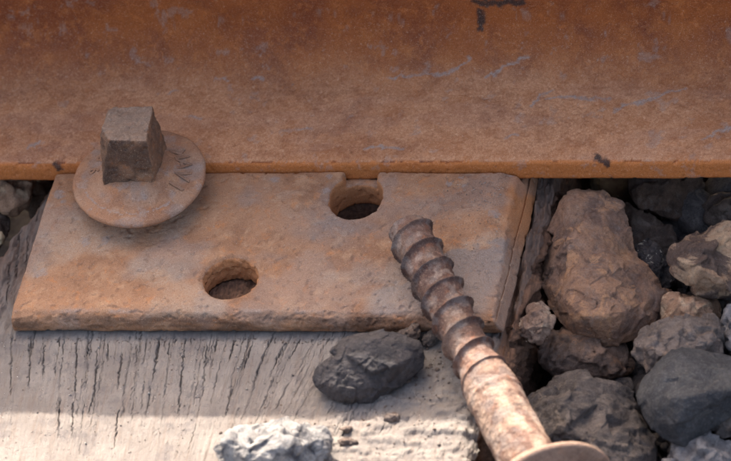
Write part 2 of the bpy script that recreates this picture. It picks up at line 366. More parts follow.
pm = remesh(prism_x(prof, -155, 63), .6, [cyl_mm(SLOT[0], SLOT[1], SLOT[2], -5, 40), cyl_mm(SLOT[0], SLOT[1] - 4, SLOT[2] - .4, -5, 40), cyl_mm(HOLE[0], HOLE[1], HOLE[2], -5, 40), box_mm(-15, 1.2, 22, 39, 12.3, 40)])
lap(pm, 4)
co = get_co(pm); no = get_no(pm)
x, y, z = co.T
# sides: the left edge leans, the right side is a sloping forged flank
co[:, 0] += smooth(-70, -155, x) * np.interp(y, [-55, 37], [-1.8, 2.4])
fl = np.clip((17.5 - z) / 16.5, 0, 1) * smooth(58, 62.6, x); co[:, 0] += fl * 7.0 + smooth(40, 63, x) * np.interp(y, [-55, -20, 20, 37], [-1.0, .8, 1.8, 2.6])
co[:, 2] -= smooth(54, 65, x) ** 2 * 2.2 * (z > 8) + smooth(-149, -156.5, x) * 1.0 * (z > 8)
rs_ = np.hypot(x - SLOT[0], y - SLOT[1] + 2); rr = np.hypot(x - HOLE[0], y - HOLE[1]); co[:, 2] -= np.exp(-((rr - HOLE[2]) / 1.3) ** 2) * .8 * (z > 9)
ang = np.arctan2(y - HOLE[1], x - HOLE[0]); wob = perlin(p3(ang * 2.2, 0 * ang, 5)) * 1.2 + .5 * perlin(p3(ang * 7, 0 * ang, 15))
inh = rr < HOLE[2] + 2
d = fbm(co, .03, 2, 2) * .7 + fbm(co, .2, 4, 11) * .12 + fbm(co, 1.1, 3, 21) * .09
topm = smooth(.5, .8, no[:, 2])
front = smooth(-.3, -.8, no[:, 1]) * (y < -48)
d -= front * .5 * smooth(.3, .5, fbm(co, .35, 3, 77))
d += front * (fbm(co, (.10, .2, .22), 4, 61) * .4)
pits = fbm(co, .28, 2, 91); d -= smooth(.32, .52, pits) * .55
# local fissured patches
def fiss(cx, cy, r, s, off):
    w_ = np.exp(-(((x - cx) / r) ** 2 + ((y - cy) / (r * .7)) ** 2)); n = np.abs(fbm(co, s, 3, off)); return w_ * np.exp(-(n / .05) ** 2)
d -= topm * .55 * (fiss(-14, 3, 14, .22, 6) + fiss(28, -38, 20, .2, 16) + fiss(-45, 22, 12, .12, 26) + fiss(12, -34, 12, .25, 36) + .6 * fiss(-100, -10, 22, .08, 46))
d += inh * (fbm(co, .25, 3, 8) * 1.0) * smooth(.6, .2, no[:, 2])
co += no * d[:, None]
set_co(pm, co)
wx = x + fbm(co, .12, 3, 3) * 7; wy = y + fbm(co, .12, 3, 30) * 7
grey = .85 * smooth(-1.5, 2.5, (wx * .55 - wy * .83) - 37.0) * smooth(2, 14, x) * smooth(8, 12, z)
grey = np.maximum(grey, .75 * np.exp(-((wx + 13) / 20) ** 2 - ((wy - 2) / 12) ** 2)); grey = np.maximum(grey, .5 * np.exp(-((wx - 10) / 26) ** 2 - ((wy + 30) / 10) ** 2)); grey = np.maximum(grey, .5 * np.exp(-((wx - 28) / 24) ** 2 - ((wy - 14) / 7) ** 2))
grey = np.maximum(grey, .5 * smooth(58, 66, x) * (no[:, 0] > .4) * smooth(10, -15, y)); grey = np.maximum(grey, .4 * smooth(.0, .45, fbm(co, .035, 4, 80)))
mark = .75 * smooth(2.2, .6, np.hypot(y + 51.5, z - 11.5)) * smooth(-.15, .3, fbm(co, (.05, .05, .05), 3, 9))  # edge highlight put into the colour along the front rounding
for bx, by, br in [[-147.8,22.0,6],[-144.7,16.4,3],[-51.7,39.4,6],[-46.5,30.9,5],[-44.0,38.6,4],[-147.0,-28.0,6],[-143.6,-66.3,8],[-109.7,-64.1,7],[40.4,32.6,2.5],[34.1,27.7,3.5],[41.6,27.7,2.5],[22.2,39.7,3],[-22.0,22.3,3],[-129.6,-8.7,6],[-120.2,-8.7,4],[-130.1,-64.2,5],[-89.0,-61.4,6],[-56.4,-63.8,5],[-12.2,-68.8,6],[-69.9,-39.3,3],[-158.3,26.3,3],[-21.3,32.9,3],[62.4,35.3,3],[58.9,8.3,4]]:
    r_ = np.hypot(wx * .3 + x * .7 - bx, wy * .3 + y * .7 - by) / (br / 2.2) + fbm(co, .6, 2, 44) * .5; mark = np.maximum(mark, .8 * smooth(1.25, .7, r_))
attr(pm, 'paint_and_shade', np.clip(front * .55 * smooth(-.25, .3, fbm(co, (.05, .2, .2), 4, 62)), 0, 1)); attr(pm, 'orange', np.maximum(.8 * smooth(60, 66, x) * smooth(-10, 20, y), .85 * (inh | (rs_ < 17)) * smooth(.75, .4, no[:, 2]))); grey = grey * (1 - .9 * (inh | (rs_ < 17)) * smooth(.75, .4, no[:, 2]));  # front face darkened in its colour to stand for shade
attr(pm, 'grey', grey); attr(pm, 'mark', mark)
attr(pm, 'dust', .8 * (1 - (inh | (rs_ < 17)) * smooth(.75, .4, no[:, 2])) * smooth(.0, .45, fbm(co, .03, 4, 60)) * topm)
finish(pm)
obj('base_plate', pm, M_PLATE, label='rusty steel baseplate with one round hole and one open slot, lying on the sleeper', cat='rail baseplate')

# ---------------------------------------------------------------- rail
half = [(37.6, 12.0), (37.3, 13.2), (37.3, 21.0), (37.9, 22.3), (39.3, 23.0)]
prof = [(75.0, 12.0), (39.0, 12.0), (37.9, 12.3), (37.4, 13.2)] + [(37.35, z) for z in np.arange(13.8, 21.4, .6)] + [(37.6, 21.9), (38.3, 22.5), (39.3, 22.9)]
yy = np.arange(40.0, 104.0, .6)
zz = 23.0 + (yy - 39.3) * .18 + np.clip(yy - 80, 0, None) ** 2 * .026
prof += list(zip(yy, zz))
y1, z1 = prof[-1]
prof += [(104.0, z1 + 2), (104.3, z1 + 5), (104.5, z1 + 8)] + [(104.5, z) for z in np.arange(z1 + 9, 125, .9)] + [(104.5, 125), (103.5, 134), (100, 139), (78.5, 145.0), (76.8, 146.4), (76.4, 149), (76.8, 176), (78.2, 180.5), (82, 183.2), (90, 184.6), (112, 185.2)]
prof = np.array(prof); back = prof[::-1].copy(); back[:, 0] = 225 - back[:, 0]
prof = np.concatenate([prof, back[1:]]); prof = np.concatenate([prof, prof[:1]])
xs = np.concatenate([np.linspace(-2500, -205, 24), np.arange(-200, 200, .6), np.linspace(205, 2500, 24)])
P = np.zeros((len(xs), len(prof), 3)); P[..., 0] = xs[:, None]; P[..., 1] = prof[None, :, 0]; P[..., 2] = prof[None, :, 1]
me = grid_mesh(P, 'rail'); me.flip_normals(); co = get_co(me) * 1000; no = get_no(me); x, y, z = co.T
if no[np.argmin(np.abs(y - 37.35) + np.abs(x))][1] > 0: no = -no
vis = np.abs(x) < 204
d = np.zeros(len(co)); cv = co[vis]
edge = np.exp(-(np.hypot(cv[:, 1] - 38, cv[:, 2] - 22.3) / 1.8) ** 2)
d[vis] = fbm(cv, .03, 3) * .35 + fbm(cv, .2, 4, 4) * .14 + fbm(cv, .9, 3, 14) * .07 - edge * (.25 + .9 * smooth(.15, .5, fbm(cv, (.12, .12, .12), 3, 50))) - .35 * smooth(.38, .55, fbm(cv, .3, 2, 95))
d *= smooth(203, 195, np.abs(x)); co += no * d[:, None]; set_co(me, co * MM)
wx = x + fbm(co, .25, 3, 3) * 2.2; wy = y + z + fbm(co, .25, 3, 30) * 2.2
mark = np.zeros(len(co)); paint_and_shade = np.zeros(len(co)); flat = (y < 120) & vis
for k, ln in enumerate([[[0.2,118.2],[10.6,120.0],[23.8,121.4],[32.7,123.9],[35.0,127.5],[39.6,132.5]],[[46.1,119.1],[53.0,123.9],[59.9,129.1],[65.5,131.4]],[[70.0,99.9],[72.8,106.3],[78.1,109.9]],[[107.3,93.6],[112.8,99.6],[122.0,101.0],[130.8,107.7],[139.4,109.9]],[[75.3,104.2],[89.2,104.9],[104.7,102.4]],[[151.3,75.2],[157.0,80.1],[162.6,84.0]],[[-4.3,70.2],[1.2,70.6],[12.1,69.9]],[[59.0,77.3],[64.5,78.7]],[[-81.3,119.6],[-76.3,118.2]],[[-91.7,93.2],[-86.7,91.8]],[[-103.6,110.2],[-100.8,111.7]],[[-37.9,82.9],[-32.4,84.0]],[[-166.1,72.3],[-161.6,75.2]],[[-63.4,119.6],[-60.0,118.6]]]):
    dd, t = seg_dist(wx[flat], wy[flat], ln); wv = .6 + .9 * np.clip(perlin(p3(t * 9 + k * 7, 0 * t)) + .3, 0, 1); mark[flat] = np.maximum(mark[flat], .85 * smooth(wv + .5, wv * .3, dd))
mark[flat] = np.maximum(mark[flat], .35 * smooth(.52, .66, fbm(co[flat], .09, 5, 66, .65)))
for ln in [[[43.1,167.5],[49.4,166.0],[54.2,167.0],[65.5,167.5]],[[44.2,161.5],[44.1,156.0],[43.9,150.5]],[[103.9,63.1],[107.3,57.9]],[[-151.9,59.1],[-150.6,57.9]]]:
    dd, t = seg_dist(wx[flat], wy[flat], ln); paint_and_shade[flat] = np.maximum(paint_and_shade[flat], smooth(2.4, 1.0, dd + .8 * perlin(p3(wx[flat] * .5, wy[flat] * .5, 3))))
attr(me, 'mark', mark); attr(me, 'paint_and_shade', paint_and_shade)
attr(me, 'dust', np.clip(smooth(104, 72, y) * .95 * (z > 22) * (1 + .5 * fbm(co, .02, 3, 70)) * (y < 110), 0, 1))
attr(me, 'orange', (z < 22.3) * (y < 38.6) * .9 + 0.0)
attr(me, 'grey', .12 * smooth(95, 75, y) * (z > 22) * smooth(0, .4, fbm(co, (.02, .06, .06), 4, 20)) * (y < 110))
shade(me)
obj('rail', me, M_RAIL, label='rusty steel running rail crossing the top of the picture', cat='rail')

# ---------------------------------------------------------------- fastened screw with square head
def lathe(prof, n, amp=.15, seed=0):
    prof = np.array(prof, float); L = np.concatenate([[0], np.cumsum(np.hypot(*np.diff(prof, axis=0).T))]); s = np.arange(0, L[-1], .5)
    pr = np.stack([np.interp(s, L, prof[:, 0]), np.interp(s, L, prof[:, 1])], 1); th = np.linspace(0, 2 * math.pi, n, endpoint=False)
    P = np.zeros((len(pr), n, 3)); P[..., 0] = pr[:, None, 0] * np.cos(th); P[..., 1] = pr[:, None, 0] * np.sin(th); P[..., 2] = pr[:, None, 1]
    q = P.reshape(-1, 3); dn = (fbm(q, .12, 4, seed) * amp * 2 + fbm(q, .7, 3, seed + 9) * amp * .6)
    rr = np.hypot(q[:, 0], q[:, 1]).clip(.01); q[:, 0] += dn * q[:, 0] / rr * np.minimum(rr / 5, 1); q[:, 1] += dn * q[:, 1] / rr * np.minimum(rr / 5, 1); q[:, 2] += dn * .7
    return grid_mesh(q.reshape(P.shape), 'lathe', closed_u=True)
WX, WY = -107.4, 21.8
root = bpy.data.objects.new('coach_screw', None); C.objects.link(root); root.location = Vector((WX, WY, 12)) * MM; root.empty_display_size = .01
root['label'] = 'rusty coach screw standing in the baseplate with square head and round lettered collar'; root['category'] = 'screw'; root['group'] = 'rail screws'
me = lathe([(0, -30), (10.5, -30), (10.5, 5), (20.6, 3.5), (21.4, 5), (21.4, 13.0), (27.5, 14.8), (29.7, 15.0), (30.3, 15.8), (30.1, 17.0), (29.2, 17.7), (22, 18.9), (18.5, 20.2), (16.5, 21.6), (14.5, 22.8), (11, 23.5), (0, 23.5)], 300, .16, 3)
co = get_co(me) * 1000; r_ = np.hypot(co[:, 0], co[:, 1]); th = np.arctan2(co[:, 1], co[:, 0])
mk = .5 * smooth(.2, .5, fbm(co, .12, 4, 5)) + .0; arc = (np.abs(r_ - 24.5 - fbm(co, .3, 2, 7)) < .45) & (co[:, 2] > 15) & (th > -2.7) & (th < -.7) & (perlin(p3(th * 14, 0 * th)) > -.1)
attr(me, 'mark', np.maximum(mk, .75 * arc)); attr(me, 'grey', .45 * smooth(.1, .5, fbm(co, .07, 3, 15))); attr(me, 'dust', .6 * smooth(-.1, .4, fbm(co, .06, 3, 25)))
co[:, 2] += (np.clip(r_ - 20, 0, 10) / 10) ** 2 * .6 * np.sin(th * 2 + .5) ; set_co(me, co * MM)
shade(me); collar = obj('collar', me, M_WASHER, root); TILT = math.radians(4.5)
collar.rotation_euler = (TILT, 0, 0); collar.scale = (1.03, 1.03, 1)
collar.location.z += .0
bm = bmesh.new()
hull_bm(bm, [(-14.2, -11.6, 20), (10.2, -11.6, 20), (11.4, 14.5, 20), (-14.2, 14.5, 20), (-14.0, -11.0, 24.5), (10.4, -11.2, 24.5), (11.2, 14.4, 24.5), (-14, 14, 24.5),
             (-6.8, -10.6, 47.2), (9.9, -10.9, 46.6), (9.3, 12.6, 48.2), (-9.5, 12.9, 48.0), (-11.8, 9.5, 47.5), (-12.9, -2.4, 47.2), (-13.6, -4.5, 44.5), (-7.8, -11.4, 44.2), (10.6, -11.4, 43)])
me = remesh(bm_mesh(bm), .45); lap(me, 3); co = get_co(me); no = get_no(me)
d = fbm(co, .1, 3, 3) * .7 + fbm(co, .4, 3, 13) * .3 + fbm(co, 1.4, 3, 23) * .1 - .7 * smooth(.25, .5, fbm(co, .2, 2, 33)); co += no * d[:, None]; set_co(me, co)
x, y, z = co.T
attr(me, 'paint_and_shade', .72 * 1.0 * smooth(-.5, -.8, no[:, 1]) * smooth(-.6, .2, fbm(co, .09, 4, 43) + .05)); attr(me, 'dust', .75 * smooth(.6, .9, no[:, 2])); attr(me, 'grey', .2 * smooth(.6, .9, no[:, 2]))  # front face darkened: dirt plus shade put into the colour
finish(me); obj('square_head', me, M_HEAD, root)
def letters(txt, a0, a1, r0, size, flip=False):
    for k, ch in enumerate(txt):
        a = math.radians(a0 + (a1 - a0) * k / max(1, len(txt) - 1)); cu = bpy.data.curves.new('t', 'FONT'); cu.body = ch; cu.size = size; cu.align_x = 'CENTER'; cu.extrude = .22; cu.bevel_depth = .16; cu.offset = .05; cu.resolution_u = 4
        ob = bpy.data.objects.new('t', cu); C.objects.link(ob); me = evaluated(ob); bpy.data.objects.remove(ob)
        q = get_co(me); lx, ly, lz = q[:, 0].copy(), q[:, 1].copy(), q[:, 2].copy()
        up = np.array([math.cos(a), math.sin(a)]); rt = np.array([math.sin(a), -math.cos(a)])
        X = up[0] * (r0 + ly) + rt[0] * lx; Y = up[1] * (r0 + ly) + rt[1] * lx; R_ = np.hypot(X, Y)
        Z = np.interp(R_, [11, 14.5, 16.5, 18.5, 22, 28.6, 30], [23.5, 22.8, 21.6, 20.2, 18.9, 17.9, 17]) + lz + .1 + (np.clip(R_ - 20, 0, 10) / 10) ** 2 * .6 * np.sin(np.arctan2(Y, X) * 2 + .5)
        set_co(me, np.stack([X, Y, Z], 1) * MM); obj('letter', me, M_LETTER, collar)
letters('MAVI', 34, -24, 17.6, 9.6)
letters('98', 176, 154, 18.0, 7.5)

# ---------------------------------------------------------------- loose screw
tip = np.array([23.1, -13.2, 26.0]); end = np.array([100.9, -159.5, 5.0]); ax = end - tip; L = np.linalg.norm(ax); ax /= L
e1 = np.cross(ax, [0, 0, 1]); e1 /= np.linalg.norm(e1); e2 = np.cross(ax, e1)
root = bpy.data.objects.new('coach_screw', None); C.objects.link(root); root.empty_display_size = .01
root.matrix_world = Matrix(((e1[0], e2[0], ax[0], tip[0] * MM), (e1[1], e2[1], ax[1], tip[1] * MM), (e1[2], e2[2], ax[2], tip[2] * MM), (0, 0, 0, 1)))
root['label'] = 'rusty coach screw lying loose with its thread tip on the baseplate'; root['category'] = 'screw'; root['group'] = 'rail screws'
def axial(tarr, rfun, n, name, seed, amp=.25):
    th = np.linspace(0, 2 * math.pi, n, endpoint=False); T, TH = np.meshgrid(tarr, th, indexing='ij'); Rr = rfun(T, TH)
    q = np.stack([Rr * np.cos(TH), Rr * np.sin(TH), T], -1); f_ = q.reshape(-1, 3)
    dn = fbm(f_, .09, 3, seed) * amp * 1.6 + fbm(f_, .45, 4, seed + 5) * amp + fbm(f_, 1.6, 3, seed + 8) * amp * .4
    sc = 1 + (dn.reshape(T.shape) / Rr.clip(2)); q[..., 0] *= sc; q[..., 1] *= sc
    return grid_mesh(q, name, closed_u=True)
PITCH = 12.7
def r_thread(T, TH):
    core = 9.1 + 3.1 * smooth(82, 104, T) + .25 * np.sin(T * .05)
    ph = (T / PITCH - TH / (2 * math.pi) + .30); s = (ph - np.round(ph)) * PITCH
    hgt = 2.1 * smooth(-5, 4, T) * (1 - smooth(84, 104, T) * .8) * (1 - smooth(100, 108, T))
    hgt = hgt * (1 + .22 * perlin(p3(ph.ravel() * .9, TH.ravel() * 1.3, 4)).reshape(T.shape))
    a_ = np.where(s < 0, 1.1, .4)
    r = core + hgt * np.exp(-(np.abs(s) / a_) ** 1.0) + .25 * np.cos(s / PITCH * 2 * math.pi) * smooth(100, 80, T)
    r = r + .45 * np.exp(-((T - 108) / 1.5) ** 2)
    return r * np.clip((np.clip(T + 3.2, 0, 99) / 2.6), 0, 1) ** .45
tarr = np.concatenate([[-3.19, -3.1, -2.9], np.arange(-2.6, 158, .27)])
me = axial(tarr, r_thread, 150, 'shank', 4); co = get_co(me) * 1000
rad = np.hypot(co[:, 0], co[:, 1]); attr(me, 'dust', np.clip(.3 * smooth(0, .4, fbm(co, .08, 3, 5)) + .8 * smooth(88, 112, co[:, 2]) * smooth(-.3, .3, fbm(co, .1, 3, 55)), 0, 1)); attr(me, 'grey', .4 * smooth(0, .5, fbm(co, .15, 3, 65))); attr(me, 'mark', .5 * smooth(.25, .5, fbm(co, .12, 3, 85)))  # dust in patches; the paler shank end puts sunlight into the colour
shade(me); obj('threaded_shank', me, M_SCREW, root)
me = lathe([(0, 153), (10, 153), (17.5, 154.5), (18, 158.5), (28.8, 164.2), (30.3, 165.2), (30.8, 166.6), (30.2, 168.0), (28, 168.8), (20, 171), (14, 175), (11, 177), (0, 177)], 200, .14, 8)
attr(me, 'dust', np.full(len(me.vertices), .5)); shade(me); obj('collar', me, M_SCREW, root)
bm = bmesh.new(); hull_bm(bm, [(a * s_, b * s_, zz_) for a in (-1, 1) for b in (-1, 1) for s_, zz_ in ((12.5, 171), (12, 178), (10.5, 196), (9, 198))])
me = remesh(bm_mesh(bm), .7); lap(me, 3); co = get_co(me); co += get_no(me) * (fbm(co, .15, 3, 3) * .8)[:, None]; set_co(me, co); finish(me); obj('square_head', me, M_HEAD, root)

# ---------------------------------------------------------------- stones
def facet_noise(p, s, off, seeds=60):
    return fbm(p, s, 2, off)
def stone_mesh(hulls, vox, amp, fine, scale, seed, facet=1.0, frac=.16, micro=1.0):
    bm = bmesh.new()
    for h in hulls: hull_bm(bm, h)
    me = remesh(bm_mesh(bm), vox); lap(me, 2); co = get_co(me); o = seed * 13.7
    rs = np.random.default_rng(seed * 3 + 1); size = np.ptp(co, axis=0).mean(); cen = co.mean(0)
    for _ in range(13):
        n = rs.normal(size=3); n[2] += .3; n[1] -= .3; n /= np.linalg.norm(n); pr = (co - cen) @ n; k = pr.max() - rs.uniform(.02, .09) * size * facet
        co -= np.clip(pr - k, 0, None)[:, None] * n
    set_co(me, co); no = get_no(me); set_co(me, co)
    rot = np.array(Matrix.Rotation(rs.uniform(0, 6.28), 3, 'X') @ Matrix.Rotation(rs.uniform(0, 6.28), 3, 'Y')); cw = (co @ rot) * np.array([.55, 1.0, 1.7])
    cco = co; co = cw
    fr_ = 0
    for cnt, sl_, soft in ((34, frac, size * .07), (int(np.clip(size * size / 9, 60, 260)), .17 * min(fine, 1) * micro, .2)):
        seeds = cco[rs.integers(0, len(cco), cnt)] + rs.normal(size=(cnt, 3)) * size * .02; gr_ = rs.normal(size=(cnt, 3)) * sl_
        q = cco + (fbm(cco, .12, 2, o) * (3 if cnt == 34 else 1))[:, None]
        d2 = (q ** 2).sum(1)[:, None] + (seeds ** 2).sum(1)[None] - 2 * q @ seeds.T; d2 -= d2.min(1, keepdims=True); wj = np.exp(-d2 / soft); wj /= wj.sum(1, keepdims=True)
        fr_ = fr_ + (wj * (cco @ gr_.T - (seeds * gr_).sum(1)[None])).sum(1)
    n1 = fbm(co, scale * .5, 2, o); n2 = fbm(co, scale * 1.1, 4, o + 3, .55)
    rid = 1 - np.abs(fbm(co, scale * 1.3, 3, o + 9)) * 2
    terr = n1 * 4; terr = (np.floor(terr) + smooth(.35, .65, terr - np.floor(terr))) / 4
    d = np.clip(fr_, -2.6, 1.6) + amp * (terr * .5 + n2 * .25 + (rid - .6) * .22) + (fbm(cco, .5, 4, o + 20, .6) * .22 - .2 * smooth(.22, .34, fbm(cco, .4, 3, o + 25))) * fine
    d -= amp * .5 * np.exp(-(np.abs(fbm(co, scale * .45, 3, o + 40)) / .022) ** 2) * smooth(0, .3, fbm(co, scale * .3, 2, o + 50))
    co = cco + no * d[:, None]; set_co(me, co); finish(me); return me
